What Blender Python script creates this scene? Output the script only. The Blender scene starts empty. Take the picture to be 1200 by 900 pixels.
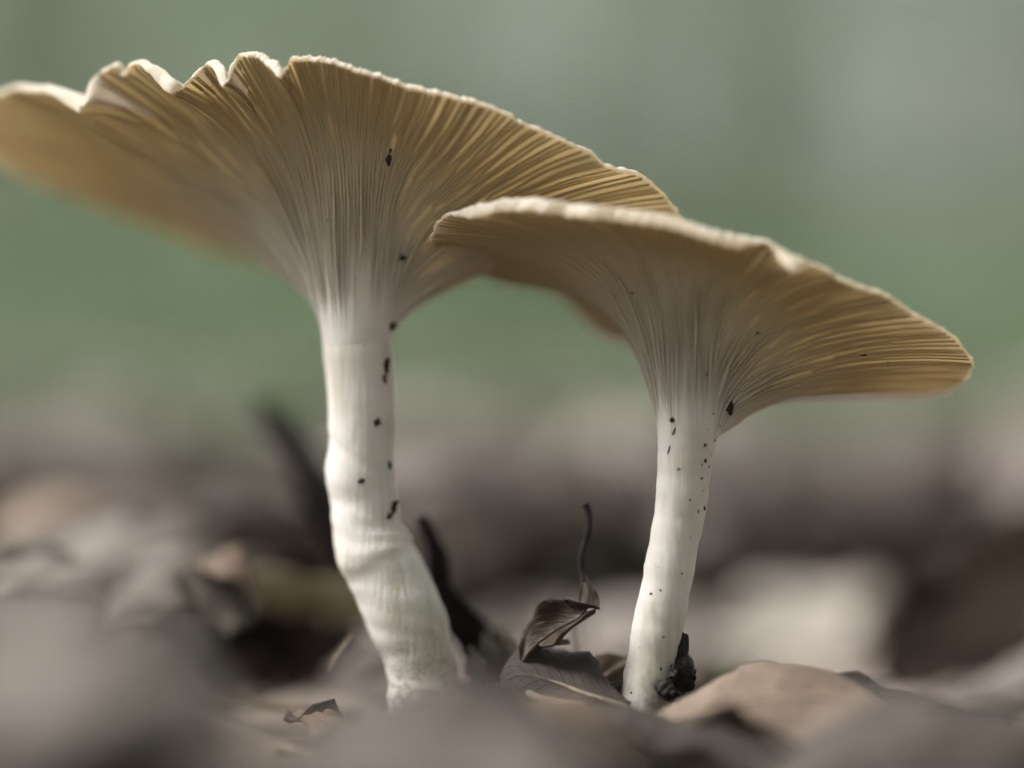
import bpy, math, random
import numpy as np
from mathutils import Vector, Matrix
from mathutils.bvhtree import BVHTree

random.seed(7)
rng = np.random.default_rng(7)
scene = bpy.context.scene
COL = scene.collection

# ------------------------------------------------------------------ camera
D = 0.33333            # metres from lens to the plane of focus
H = 0.041              # lens height above the forest floor
cam_d = bpy.data.cameras.new('camera')
cam = bpy.data.objects.new('camera', cam_d)
COL.objects.link(cam)
cam.location = (0, -D, H)
cam.rotation_euler = (math.radians(90), 0, 0)
cam_d.sensor_width = 36
cam_d.lens = 100
cam_d.clip_start = 0.01
cam_d.clip_end = 500
cam_d.dof.use_dof = True
cam_d.dof.focus_distance = D + 0.001
cam_d.dof.aperture_fstop = 3.0
scene.camera = cam

# ------------------------------------------------------------------ light
SUN_DIR = Vector((-0.62, -0.05, 0.78)).normalized()      # towards the sun
elev = math.asin(SUN_DIR.z)
azim = math.atan2(SUN_DIR.x, SUN_DIR.y)
world = bpy.data.worlds.new('World')
scene.world = world
world.use_nodes = True
nt = world.node_tree
bg = nt.nodes['Background']
sky = nt.nodes.new('ShaderNodeTexSky')
sky.sky_type = 'NISHITA'
sky.sun_disc = False
sky.sun_elevation = elev
sky.sun_rotation = azim
sky.dust_density = 4.0
hsv = nt.nodes.new('ShaderNodeHueSaturation')           # high thin cloud: a nearly grey sky
hsv.inputs['Saturation'].default_value = 0.18
nt.links.new(sky.outputs[0], hsv.inputs['Color'])
nt.links.new(hsv.outputs[0], bg.inputs[0])
bg.inputs[1].default_value = 0.11
sun_d = bpy.data.lights.new('sun', 'SUN')
sun_d.energy = 1.1
sun_d.angle = math.radians(24)
sun_d.color = (1.0, 0.97, 0.92)
sun = bpy.data.objects.new('sun', sun_d)
COL.objects.link(sun)
sun.rotation_euler = (-SUN_DIR).to_track_quat('-Z', 'Y').to_euler()
scene.view_settings.view_transform = 'Standard'
scene.view_settings.look = 'None'
scene.view_settings.exposure = 1.85
scene.view_settings.gamma = 1.0
scene.cycles.max_bounces = 10
scene.cycles.transmission_bounces = 10
scene.cycles.use_denoising = True


# ------------------------------------------------------------------ helpers
def P(px, py, d=0.0):
    """photo pixel at d centimetres behind the plane of focus -> world point (metres)"""
    d = d * 0.01
    s = (D + d) / D
    return Vector(((px - 600) * 1e-4 * s, d, H + (450 - py) * 1e-4 * s))


def mesh(name, verts, faces, mat=None, smooth=True, uvs=None, attrs=None):
    me = bpy.data.meshes.new(name)
    me.from_pydata([tuple(map(float, v)) for v in verts], [], [tuple(map(int, f)) for f in faces])
    if smooth:
        me.polygons.foreach_set('use_smooth', [True] * len(me.polygons))
    if uvs is not None:
        layer = me.uv_layers.new(name='UVMap')
        li = np.zeros(len(me.loops), dtype=np.int32)
        me.loops.foreach_get('vertex_index', li)
        layer.data.foreach_set('uv', np.asarray(uvs, dtype=np.float32)[li].ravel())
    if attrs:
        for k, v in attrs.items():
            a = me.attributes.new(k, 'FLOAT', 'POINT')
            a.data.foreach_set('value', np.asarray(v, dtype=np.float32))
    if mat:
        me.materials.append(mat)
    me.update()
    return me


def obj(name, me, parent=None):
    o = bpy.data.objects.new(name, me)
    COL.objects.link(o)
    if parent:
        o.parent = parent
    return o


def tag(o, label=None, cat=None, group=None, kind=None):
    if label: o['label'] = label
    if cat: o['category'] = cat
    if group: o['group'] = group
    if kind: o['kind'] = kind
    return o


def empty(name, loc=(0, 0, 0)):
    o = bpy.data.objects.new(name, None)
    o.empty_display_size = 0.01
    o.location = loc
    COL.objects.link(o)
    return o


def smooth01(x):
    x = np.clip(x, 0, 1)
    return x * x * (3 - 2 * x)


def wob(x, seed, n=5, base=1.0):
    """smooth 1-D noise, about -1..1"""
    r = np.random.default_rng(seed)
    x = np.asarray(x, dtype=float)
    out = np.zeros_like(x)
    for k in range(n):
        f = base * (1.0 + 0.83 * k) * r.uniform(0.8, 1.2)
        out += np.sin(x * f + r.uniform(0, 6.28)) / (1 + 0.5 * k)
    return out / 2.0


# ------------------------------------------------------------------ materials
class Nodes:
    def __init__(self, name):
        self.mat = bpy.data.materials.new(name)
        self.mat.use_nodes = True
        self.t = self.mat.node_tree
        self.t.nodes.clear()
        self.out = self.n('ShaderNodeOutputMaterial')

    def n(self, typ, ins=None, **kw):
        nd = self.t.nodes.new(typ)
        for k, v in kw.items():
            setattr(nd, k, v)
        for k, v in (ins or {}).items():
            if hasattr(v, 'node'):
                self.t.links.new(v, nd.inputs[k])
            else:
                nd.inputs[k].default_value = v
        return nd

    def noise(self, vec, scale, detail=4, rough=0.55):
        ins = {'Scale': scale, 'Detail': detail, 'Roughness': rough}
        if vec is not None:
            ins['Vector'] = vec
        return self.n('ShaderNodeTexNoise', ins).outputs['Fac']

    def ramp(self, fac, stops):
        nd = self.n('ShaderNodeValToRGB', {'Fac': fac})
        el = nd.color_ramp.elements
        while len(el) < len(stops):
            el.new(0.5)
        for e, (p, c) in zip(el, stops):
            e.position = p
            e.color = (*c, 1) if len(c) == 3 else c
        return nd.outputs['Color']

    def mix(self, fac, a, b, blend='MIX'):
        nd = self.n('ShaderNodeMix', None, data_type='RGBA', blend_type=blend)
        for sock, v in ((nd.inputs[0], fac), (nd.inputs[6], a), (nd.inputs[7], b)):
            if hasattr(v, 'node'):
                self.t.links.new(v, sock)
            else:
                sock.default_value = (*v, 1) if isinstance(v, tuple) and len(v) == 3 else v
        return nd.outputs[2]

    def math(self, op, a, b=0.0, clamp=False):
        nd = self.n('ShaderNodeMath', None, operation=op, use_clamp=clamp)
        for sock, v in zip(nd.inputs, (a, b)):
            if hasattr(v, 'node'):
                self.t.links.new(v, sock)
            else:
                sock.default_value = v
        return nd.outputs[0]

    def bump(self, height, strength, dist):
        return self.n('ShaderNodeBump', {'Height': height, 'Strength': strength, 'Distance': dist}).outputs[0]

    def finish(self, color, rough=0.7, normal=None, spec=0.3, trans=None, trans_col=None, sss=None):
        ins = {'Base Color': color, 'Roughness': rough, 'Specular IOR Level': spec}
        if normal is not None:
            ins['Normal'] = normal
        if sss:
            ins['Subsurface Weight'] = sss[0]
            ins['Subsurface Radius'] = sss[1]
            ins['Subsurface Scale'] = 1.0
        p = self.n('ShaderNodeBsdfPrincipled', ins)
        sh = p.outputs[0]
        if trans:
            tins = {'Color': trans_col if trans_col is not None else color}
            if normal is not None:
                tins['Normal'] = normal
            tr = self.n('ShaderNodeBsdfTranslucent', tins)
            m = self.n('ShaderNodeMixShader', {0: trans, 1: sh, 2: tr.outputs[0]})
            sh = m.outputs[0]
        self.t.links.new(sh, self.out.inputs['Surface'])
        return self.mat


def mat_stem():
    N = Nodes('mushroom_stem_flesh')
    tc = N.n('ShaderNodeTexCoord')
    v = tc.outputs['Object']
    mp = N.n('ShaderNodeMapping', {'Vector': v, 'Scale': (1, 1, 0.12)}).outputs[0]
    fib = N.noise(mp, 1600, 3)
    big = N.noise(v, 120, 4)
    c = N.ramp(big, [(0.3, (0.61, 0.57, 0.51)), (0.6, (0.77, 0.735, 0.71))])
    c = N.mix(N.math('MULTIPLY', fib, 0.22), c, (0.55, 0.50, 0.40))
    fine = N.noise(v, 1900, 2)
    dirt = N.ramp(fine, [(0.66, (0, 0, 0)), (0.74, (1, 1, 1))])
    patch = N.ramp(N.noise(v, 260, 3), [(0.5, (0, 0, 0)), (0.66, (1, 1, 1))])
    c = N.mix(N.math('MULTIPLY', N.math('MULTIPLY', dirt, patch), 0.55), c, (0.12, 0.09, 0.06))
    stain = N.ramp(N.noise(mp, 420, 5, 0.65), [(0.52, (0, 0, 0)), (0.72, (0.55, 0.55, 0.55))])
    c = N.mix(stain, c, (0.42, 0.35, 0.22))
    hz = N.n('ShaderNodeSeparateXYZ', {'Vector': v}).outputs[2]
    foot = N.math('MULTIPLY', N.ramp(N.math('MULTIPLY', hz, 60.0), [(0.10, (1, 1, 1)), (0.75, (0, 0, 0))]),
                  N.ramp(N.noise(v, 900, 4, 0.7), [(0.44, (0, 0, 0)), (0.62, (0.8, 0.8, 0.8))]))
    c = N.mix(foot, c, (0.13, 0.095, 0.07))
    nrm = N.bump(N.math('ADD', fib, N.math('MULTIPLY', big, 1.5)), 0.32, 0.0004)
    return N.finish(c, 0.62, nrm, 0.25, sss=(0.25, (0.0016, 0.0012, 0.0008)))


def mat_cap(white_from=0.0):
    N = Nodes('mushroom_cap_flesh')
    tc = N.n('ShaderNodeTexCoord').outputs['Object']
    t = N.n('ShaderNodeAttribute', attribute_name='along').outputs['Fac']
    n1 = N.noise(tc, 170, 4)
    tt = N.math('ADD', t, N.math('MULTIPLY', N.math('SUBTRACT', n1, 0.5), 0.10))
    c = N.ramp(tt, [(0.22, (0.69, 0.655, 0.61)), (0.50, (0.43, 0.37, 0.25)), (0.75, (0.315, 0.25, 0.13)),
                    (0.945, (0.34, 0.265, 0.13)), (0.985, (0.86, 0.82, 0.75))])
    low = N.ramp(N.noise(tc, 120, 4), [(0.3, (0.61, 0.57, 0.51)), (0.6, (0.77, 0.735, 0.71))])    # as the stem
    low = N.mix(0.10, low, (0.55, 0.50, 0.40))
    c = N.mix(N.ramp(t, [(0.04, (1, 1, 1)), (0.22, (0, 0, 0))]), c, low)
    ar = N.n('ShaderNodeAttribute', attribute_name='around').outputs['Fac']
    stri = N.noise(N.n('ShaderNodeCombineXYZ', {'X': N.math('MULTIPLY', ar, 95.0), 'Y': N.math('MULTIPLY', t, 3.0), 'Z': 0.0}).outputs[0], 1.0, 2, 0.5)
    under = N.math('MULTIPLY', N.ramp(t, [(0.1, (0, 0, 0)), (0.3, (1, 1, 1)), (0.945, (1, 1, 1)), (0.97, (0, 0, 0))]), stri)
    nrm = N.bump(N.math('ADD', N.math('MULTIPLY', N.noise(tc, 900, 3), 0.35), under), 0.38, 0.0004)
    tfac = N.ramp(t, [(0.10, (0.03, 0.03, 0.03)), (0.5, (0.22, 0.22, 0.22)), (0.93, (0.55, 0.55, 0.55))])
    tcol = N.ramp(tt, [(0.0, (0.52, 0.41, 0.25)), (0.8, (0.70, 0.54, 0.31)), (1.0, (0.85, 0.74, 0.54))])
    return N.finish(c, 0.6, nrm, 0.2, trans=tfac, trans_col=tcol, sss=(N.ramp(t, [(0.15, (0.25, 0.25, 0.25)), (0.45, (0, 0, 0))]), (0.0016, 0.0012, 0.0008)))


def mat_gill():
    N = Nodes('mushroom_gill')
    tc = N.n('ShaderNodeTexCoord').outputs['Object']
    t = N.n('ShaderNodeAttribute', attribute_name='along').outputs['Fac']
    c = N.ramp(t, [(0.22, (0.73, 0.70, 0.65)), (0.52, (0.53, 0.465, 0.335)), (0.8, (0.34, 0.275, 0.15)),
                   (0.98, (0.33, 0.26, 0.135))])
    c = N.mix(N.math('MULTIPLY', N.noise(tc, 420, 3), 0.25), c, (0.45, 0.36, 0.24))
    return N.finish(c, 0.6, None, 0.2, trans=0.20,
                    trans_col=N.ramp(t, [(0.0, (0.60, 0.50, 0.34)), (1.0, (0.70, 0.54, 0.31))]))


def mat_leaf(name, dark, mid, pale, rough=0.75, trans=0.12, island=False, spec=0.25, rib=True):
    N = Nodes(name)
    tc = N.n('ShaderNodeTexCoord')
    ob = tc.outputs['Object']
    if island:
        r = N.n('ShaderNodeNewGeometry').outputs['Random Per Island']
    else:
        r = N.n('ShaderNodeObjectInfo').outputs['Random']
    base = N.ramp(r, [(0.0, dark), (0.5, mid), (1.0, pale)])
    blotch = N.noise(ob, 90, 5, 0.6)
    c = N.mix(N.ramp(blotch, [(0.42, (0, 0, 0)), (0.62, (0.75, 0.75, 0.75))]), base, dark)
    speck = N.ramp(N.noise(ob, 700, 3), [(0.60, (0, 0, 0)), (0.72, (0.6, 0.6, 0.6))])
    c = N.mix(speck, c, tuple(x * 0.4 for x in dark))
    nrm = None
    if rib:
        sep = N.n('ShaderNodeSeparateXYZ', {'Vector': tc.outputs['UV']})
        u = N.math('ABSOLUTE', N.math('SUBTRACT', sep.outputs[0], 0.5))
        ph = N.math('SUBTRACT', N.math('MULTIPLY', sep.outputs[1], 11.0), N.math('MULTIPLY', u, 9.0))
        fr = N.math('ABSOLUTE', N.math('SUBTRACT', N.math('FRACT', ph), 0.5))
        lat = N.ramp(fr, [(0.0, (1, 1, 1)), (0.10, (0, 0, 0))])
        mid_r = N.ramp(u, [(0.0, (1, 1, 1)), (0.035, (0, 0, 0))])
        veins = N.math('MAXIMUM', lat, mid_r)
        c = N.mix(N.math('MULTIPLY', veins, 0.35), c, pale)
        hgt = N.math('ADD', N.math('MULTIPLY', veins, 0.8), N.noise(ob, 380, 4))
        nrm = N.bump(hgt, 0.6, 0.0005)
    return N.finish(c, rough, nrm, spec, trans=trans)


def mat_plain(name, a, b, scale, rough=0.8, bump=0.5, bdist=0.0006, trans=None, spec=0.2):
    N = Nodes(name)
    ob = N.n('ShaderNodeTexCoord').outputs['Object']
    n1 = N.noise(ob, scale, 5, 0.6)
    c = N.ramp(n1, [(0.3, a), (0.7, b)])
    nrm = N.bump(N.noise(ob, scale * 2.2, 4), bump, bdist)
    return N.finish(c, rough, nrm, spec, trans=trans)


def mat_foliage(name, a, b, c3, trans=0.4):
    N = Nodes(name)
    r = N.n('ShaderNodeNewGeometry').outputs['Random Per Island']
    c = N.ramp(r, [(0.0, a), (0.55, b), (1.0, c3)])
    return N.finish(c, 0.55, None, 0.3, trans=trans)


M_STEM, M_CAP, M_GILL = mat_stem(), mat_cap(), mat_gill()
M_LEAF = mat_leaf('dead_leaf', (0.11, 0.090, 0.079), (0.21, 0.179, 0.158), (0.32, 0.285, 0.255))
M_LEAF_FAR = mat_leaf('dead_leaf_litter', (0.13, 0.106, 0.094), (0.22, 0.188, 0.168), (0.31, 0.275, 0.25),
                      island=True, rib=False)
M_TAN = mat_leaf('tan_leaf', (0.13, 0.092, 0.068), (0.23, 0.17, 0.13), (0.32, 0.25, 0.20))
M_GREYLEAF = mat_leaf('grey_leaf', (0.12, 0.102, 0.09), (0.22, 0.193, 0.172), (0.32, 0.288, 0.26))
M_PALE = mat_leaf('pale_leaf', (0.36, 0.315, 0.275), (0.54, 0.49, 0.44), (0.64, 0.59, 0.54), trans=0.1)
M_UMBER = mat_leaf('umber_leaf', (0.045, 0.036, 0.031), (0.085, 0.070, 0.061), (0.14, 0.118, 0.104))  # brown leaf, darkened so the colour carries the foreground's shade
M_CURL = mat_leaf('russet_leaf', (0.028, 0.018, 0.013), (0.065, 0.042, 0.030), (0.17, 0.125, 0.095), rough=0.5)
M_SLATE = mat_leaf('slate_leaf', (0.022, 0.019, 0.021), (0.042, 0.036, 0.039), (0.075, 0.066, 0.068), spec=0.1)
M_DARK = mat_leaf('dark_shade_leaf', (0.012, 0.008, 0.007), (0.025, 0.018, 0.015), (0.05, 0.037, 0.03),
                  rough=0.9, trans=0.02, spec=0.06)  # near-black leaf colour that stands in for shade in the gaps
M_BROWN = mat_leaf('brown_leaf', (0.045, 0.03, 0.022), (0.13, 0.09, 0.065), (0.28, 0.21, 0.16), rough=0.5)
M_OLIVE = mat_leaf('olive_tan_leaf', (0.16, 0.13, 0.075), (0.28, 0.24, 0.15), (0.38, 0.33, 0.22))
M_TWIG = mat_plain('dark_twig_bark', (0.012, 0.009, 0.010), (0.05, 0.04, 0.042), 300)
M_STALK = mat_plain('dry_stalk', (0.16, 0.12, 0.09), (0.34, 0.28, 0.22), 400)
M_SOIL_BLACK = mat_plain('black_humus', (0.006, 0.005, 0.005), (0.03, 0.022, 0.02), 700, rough=0.55, spec=0.4,
                         bump=0.9)
M_CRUMB = mat_plain('brown_crumb', (0.012, 0.009, 0.007), (0.075, 0.052, 0.035), 1500, bump=0.9)
M_GROUND = mat_plain('forest_soil', (0.13, 0.105, 0.088), (0.27, 0.225, 0.195), 60, bump=0.7, bdist=0.002)
M_BARK = mat_plain('tree_bark', (0.10, 0.09, 0.08), (0.24, 0.22, 0.20), 9, bump=0.9, bdist=0.02)
M_SHRUB = mat_foliage('shrub_foliage', (0.13, 0.19, 0.10), (0.175, 0.245, 0.14), (0.225, 0.29, 0.175), 0.5)
M_TREE = mat_foliage('tree_foliage', (0.11, 0.20, 0.07), (0.16, 0.26, 0.10), (0.21, 0.31, 0.135), 0.5)
M_MOSS = mat_foliage('moss', (0.045, 0.085, 0.025), (0.08, 0.13, 0.04), (0.12, 0.17, 0.06), 0.25)


# ------------------------------------------------------------------ ground
def ground_z(x, y):
    x = np.asarray(x, dtype=float); y = np.asarray(y, dtype=float)
    r = np.sqrt(x * x + y * y)
    z = 0.0025 * np.sin(x * 95 + 1.3) * np.cos(y * 80 + 0.4) + 0.002 * np.sin(x * 210 + y * 160)
    far = smooth01((r - 0.35) / 3.0)
    z = z + far * (0.035 * np.sin(x * 2.1 + 0.6) * np.cos(y * 1.7) + 0.02 * np.sin(x * 4.7 + y * 3.9))
    z = z - 0.004
    z = z + 0.006 * smooth01((y - 0.02) / 0.6)
    b = np.clip(y - 1.9, 0, 13)
    z = z + 0.045 * b * smooth01(b / 1.2)          # the bank beyond the clearing
    return z


def build_ground():
    rings = np.concatenate([[0], np.geomspace(0.006, 220, 120)])
    nseg = 144
    verts, faces = [(0, 0, float(ground_z(0, 0)))], []
    for r in rings[1:]:
        a = np.arange(nseg) / nseg * 2 * np.pi
        x, y = r * np.cos(a), r * np.sin(a)
        z = ground_z(x, y)
        verts += list(zip(x, y, z))
    for j in range(nseg):
        faces.append((0, 1 + j, 1 + (j + 1) % nseg))
    for i in range(len(rings) - 2):
        a0, b0 = 1 + i * nseg, 1 + (i + 1) * nseg
        for j in range(nseg):
            k = (j + 1) % nseg
            faces.append((a0 + j, b0 + j, b0 + k, a0 + k))
    o = obj('ground', mesh('ground', verts, faces, M_GROUND))
    tag(o, 'dark brown forest floor soil under the leaf litter', 'ground', kind='structure')


build_ground()


# ------------------------------------------------------------------ tubes and leaves
def catmull(pts, n):
    pts = [np.asarray(p, dtype=float) for p in pts]
    m = len(pts)
    out = []
    for s in np.linspace(0, m - 1, n):
        i = min(int(s), m - 2)
        t = s - i
        p0, p1, p2, p3 = pts[max(i - 1, 0)], pts[i], pts[i + 1], pts[min(i + 2, m - 1)]
        out.append(0.5 * ((2 * p1) + (p2 - p0) * t + (2 * p0 - 5 * p1 + 4 * p2 - p3) * t ** 2
                          + (3 * p1 - p0 - 3 * p2 + p3) * t ** 3))
    return np.array(out)


def tube_geo(pts, radii, n_along=24, n_round=10, seed=0, rough0=0.08, caps=True, calm=9.0):
    """a tapered tube through pts"""
    data = catmull([np.append(np.asarray(p, float), r) for p, r in zip(pts, radii)], n_along)
    c, rad = data[:, :3], np.maximum(data[:, 3], 1e-5)
    tan = np.gradient(c, axis=0)
    tan /= np.linalg.norm(tan, axis=1)[:, None] + 1e-12
    side = np.cross(tan[0], (0.1, 1.0, 0.05)); side /= np.linalg.norm(side)
    verts, faces = [], []
    ang = np.arange(n_round) / n_round * 2 * np.pi
    for i in range(n_along):
        side = side - tan[i] * np.dot(side, tan[i]); side /= np.linalg.norm(side)
        up = np.cross(tan[i], side)
        rough = rough0 * (1 - float(smooth01((i / (n_along - 1) - calm) / 0.12)))
        k = 1 + rough * wob(ang * 2 + i * 0.6, seed + 1) * 0.6 + rough * wob(np.full(n_round, i * 0.35), seed + 2) * 0.6
        for a, kk in zip(ang, k):
            verts.append(c[i] + rad[i] * kk * (math.cos(a) * side + math.sin(a) * up))
    for i in range(n_along - 1):
        for j in range(n_round):
            k = (j + 1) % n_round
            faces.append((i * n_round + j, i * n_round + k, (i + 1) * n_round + k, (i + 1) * n_round + j))
    if caps:
        faces.append(tuple(range(n_round))[::-1])
        faces.append(tuple((n_along - 1) * n_round + j for j in range(n_round)))
    return verts, faces


def leaf_geo(spine, widths, side, curl=0.3, nv=9, nl=20, seed=0, crinkle=0.06, thick=0.00018, teeth=0.04):
    """leaf blade: spine points, half widths, side vectors (one or one per point), curl = cross bend"""
    r = np.random.default_rng(seed)
    sp = catmull(spine, nl)
    wd = catmull([[w] for w in widths], nl)[:, 0]
    wd = np.maximum(wd, 0.00025)
    if np.ndim(side[0]) == 0:
        sd = np.tile(np.asarray(side, float), (nl, 1))
    else:
        sd = catmull(side, nl)
    cu = np.broadcast_to(np.asarray(curl, float), (nl,)) if np.ndim(curl) == 0 else catmull([[x] for x in curl], nl)[:, 0]
    tan = np.gradient(sp, axis=0)
    tan /= np.linalg.norm(tan, axis=1)[:, None] + 1e-12
    sd = sd - tan * np.sum(sd * tan, axis=1)[:, None]
    sd /= np.linalg.norm(sd, axis=1)[:, None] + 1e-12
    nr = np.cross(sd, tan)
    vs = np.linspace(-1, 1, nv)
    L = np.linalg.norm(np.diff(sp, axis=0), axis=1).sum()
    ph = r.uniform(0, 6.28, 6)
    top, uv = [], []
    for i in range(nl):
        for v in vs:
            edge = 1 + teeth * math.sin(i * 2.4 + ph[0] + (3 if v > 0 else 0)) + teeth * math.sin(i * 5.1 + ph[1])
            w = wd[i] * edge
            s = i / (nl - 1)
            k = cu[i]
            ang = k * v * 1.6
            # bend the cross-section onto an arc
            if abs(k) > 1e-3:
                lat = math.sin(ang) / (1.6 * k) * w
                hgt = (1 - math.cos(ang)) / (1.6 * k) * w
            else:
                lat, hgt = v * w, 0.0
            cr = crinkle * L * 0.25 * (math.sin(s * 11 + v * 2.1 + ph[2]) * math.sin(v * 3 + ph[3])
                                       + 0.6 * math.sin(s * 23 + v * 5 + ph[4])) * (0.3 + abs(v))
            fold = -0.06 * w * (1 - abs(v))
            top.append(sp[i] + sd[i] * lat + nr[i] * (hgt + cr * min(1, 4 * wd[i] / wd.max()) + fold))
            uv.append((v * 0.5 + 0.5, s))
    top = np.array(top)
    nrm = np.repeat(nr, nv, axis=0)
    bot = top - nrm * thick
    n = len(top)
    faces = []
    for i in range(nl - 1):
        for j in range(nv - 1):
            a, b, c, d = i * nv + j, i * nv + j + 1, (i + 1) * nv + j + 1, (i + 1) * nv + j
            faces.append((a, b, c, d)); faces.append((n + d, n + c, n + b, n + a))
    ring = [j for j in range(nv)] + [i * nv + nv - 1 for i in range(1, nl)] + \
           [(nl - 1) * nv + j for j in range(nv - 2, -1, -1)] + [i * nv for i in range(nl - 2, 0, -1)]
    for a, b in zip(ring, ring[1:] + ring[:1]):
        faces.append((b, a, n + a, n + b))
    return list(top) + list(bot), faces, uv + uv, top.reshape(nl, nv, 3)[:, nv // 2]


def leaf_thing(name, label, spine, widths, side, mat, cat='leaf', group=None, curl=0.3, seed=0, petiole=None,
               pet_r=0.0007, vein=True, crinkle=0.06, nl=24, nv=11, teeth=0.04, thick=0.00022):
    root = empty(name, tuple(spine[0]))
    tag(root, label, cat, group)
    off = np.asarray(spine[0], float)
    v, f, uv, sp = leaf_geo([np.asarray(p) - off for p in spine], widths, side, curl, nv, nl, seed, crinkle, thick, teeth)
    obj('blade', mesh('blade', v, f, mat, uvs=uv), root)
    if vein:
        rr = np.linspace(0.0004, 0.00012, len(sp)) * (0.6 if mat is M_CURL else 1.0)
        tv, tf = tube_geo(sp[:-1:2], rr[:-1:2], 20, 6, seed)
        obj('midrib', mesh('midrib', tv, tf, M_STALK if mat not in (M_DARK, M_BROWN, M_CURL, M_SLATE) else M_TWIG), root)
    if petiole:
        tv, tf = tube_geo([np.asarray(p) - off for p in petiole], np.linspace(pet_r, pet_r * 0.8, len(petiole)), 24, 8, seed)
        obj('petiole', mesh('petiole', tv, tf, M_TWIG if mat in (M_DARK, M_BROWN, M_CURL, M_SLATE) else M_STALK), root)
    return root


# ------------------------------------------------------------------ mushrooms
class Mushroom:
    def __init__(self, label, rim, widest, front, back, stem, stem_top_d, base_d, th_fn, n_gills, seed, prof):
        self.seed = seed
        (lx, ld), (rx, rd) = widest
        cx, a = (lx + rx) / 2, (rx - lx) / 2
        # --- stem axis
        spts = []
        for k, (px, py, hw) in enumerate(stem):
            q = k / (len(stem) - 1)
            d = base_d + (stem_top_d - base_d) * q
            s = (D + d * 0.01) / D
            spts.append((P(px, py, d), hw * 1e-4 * s))
        self.spts = spts
        top, r0 = spts[-2]
        self.c0, self.r0 = np.array(top), r0
        up = np.array(spts[-1][0]) - np.array(spts[-3][0])
        self.up = up / np.linalg.norm(up)
        # --- rim points
        R, U = [], []
        for (px, py, kind, dd) in rim:
            w = min(1, max(-1, (px - cx) / a))
            base = ld + (rd - ld) * (w + 1) / 2
            d = base - front * math.sqrt(1 - w * w) if kind == 0 else base + back * math.sqrt(1 - w * w)
            th = th_fn(px) if kind == 0 else 6
            q0 = P(px, py + th, d)
            R.append(np.array(P(px, py + th, d + dd)))
            U.append(math.atan2(q0.y - self.c0[1], q0.x - self.c0[0]))
            R[-1] = np.append(R[-1], th * 1e-4)
        # rim is listed left -> front -> right -> back, azimuth increases
        U = np.unwrap(np.array(U))
        for i in range(1, len(U)):
            U[i] = max(U[i], U[i - 1] + 0.006)
        self.u0 = U[0]
        # periodic spline sampled densely
        nU = 1440
        uu = self.u0 + np.arange(nU) / nU * 2 * np.pi
        R = np.array(R)
        Uc = np.concatenate([U - 2 * np.pi, U, U + 2 * np.pi])
        Rc = np.concatenate([R, R, R])
        tang = np.zeros_like(Rc)
        du = np.diff(Uc)[:, None]
        slope = np.diff(Rc, axis=0) / du
        tang[1:-1] = (slope[:-1] * du[1:] + slope[1:] * du[:-1]) / (du[:-1] + du[1:])
        idx = np.searchsorted(Uc, uu, side='right') - 1
        h = (Uc[idx + 1] - Uc[idx])
        t = (uu - Uc[idx]) / h
        h, t = h[:, None], t[:, None]
        p0, p1, m0, m1 = Rc[idx], Rc[idx + 1], tang[idx], tang[idx + 1]
        Rd = (2 * t ** 3 - 3 * t ** 2 + 1) * p0 + (t ** 3 - 2 * t ** 2 + t) * h * m0 + \
             (-2 * t ** 3 + 3 * t ** 2) * p1 + (t ** 3 - t ** 2) * h * m1
        self.nU, self.uu = nU, uu
        k = np.arange(-260, 261)
        ker = np.exp(-0.5 * (k / 52.0) ** 2); ker /= ker.sum()
        base = np.stack([np.convolve(np.concatenate([Rd[-260:, c], Rd[:, c], Rd[:260, c]]), ker, 'valid')
                         for c in range(4)], axis=1)
        self.base, self.ruf, self.th = base[:, :3], (Rd - base)[:, :3], np.maximum(Rd[:, 3], 0.0003)
        self.prof = prof
        self.build(label, n_gills)

    def _samp(self, arr, u):
        x = ((u - self.u0) / (2 * np.pi) * self.nU) % self.nU
        i = np.floor(x).astype(int)
        f = x - i
        a, b = arr[i % self.nU], arr[(i + 1) % self.nU]
        if arr.ndim == 2:
            f = f[..., None]
        return a * (1 - f) + b * f

    def surf(self, u, t):
        """under side of the cap; u azimuth, t 0 at the stem .. 1 at the rim"""
        u, t = np.broadcast_arrays(np.asarray(u, float), np.asarray(t, float))
        base, ruf = self._samp(self.base, u), self._samp(self.ruf, u)
        ring = self.c0 + self.r0 * 0.997 * np.stack([np.cos(u), np.sin(u), np.zeros_like(u)], -1)
        dv = base - ring
        hv = dv[..., 2]
        lat = dv.copy(); lat[..., 2] = 0
        l1, h1, l2a, h2, l2b = self.prof
        l2 = l2a + (l2b - l2a) * (0.5 + 0.5 * np.cos(u))
        b1, b2, b3 = 3 * t * (1 - t) ** 2, 3 * t * t * (1 - t), t ** 3
        lf = l1 * b1 + l2 * b2 + b3
        hf = h1 * b1 + h2 * b2 + b3
        p = ring + lat * lf[..., None]
        p[..., 2] += hv * hf
        lean = np.clip(1 - t * 1.6, 0, 1) * t
        p[..., 0] += self.up[0] * lean * 0.006
        p += ruf * (0.35 * t ** 4 + 0.65 * t ** 10)[..., None]
        # broad unevenness of the flesh
        w = 0.00035 * np.sin(u * 5 + t * 4 + self.seed) * np.sin(t * 7 + u * 2) * smooth01((t - 0.12) * 3)
        p[..., 2] += w
        return p

    def normal(self, u, t):
        e = 0.004
        du = self.surf(u + e, t) - self.surf(u - e, t)
        dt = self.surf(u, np.minimum(t + e, 1)) - self.surf(u, np.maximum(t - e, 0))
        n = np.cross(du, dt)
        n /= np.linalg.norm(n, axis=-1)[..., None] + 1e-15
        # outward and down: away from the axis above the stem
        ref = np.stack([np.cos(u), np.sin(u), np.full_like(u, -0.8)], -1)
        sgn = np.sign(np.sum(n * ref, -1))
        return n * sgn[..., None]

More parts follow.
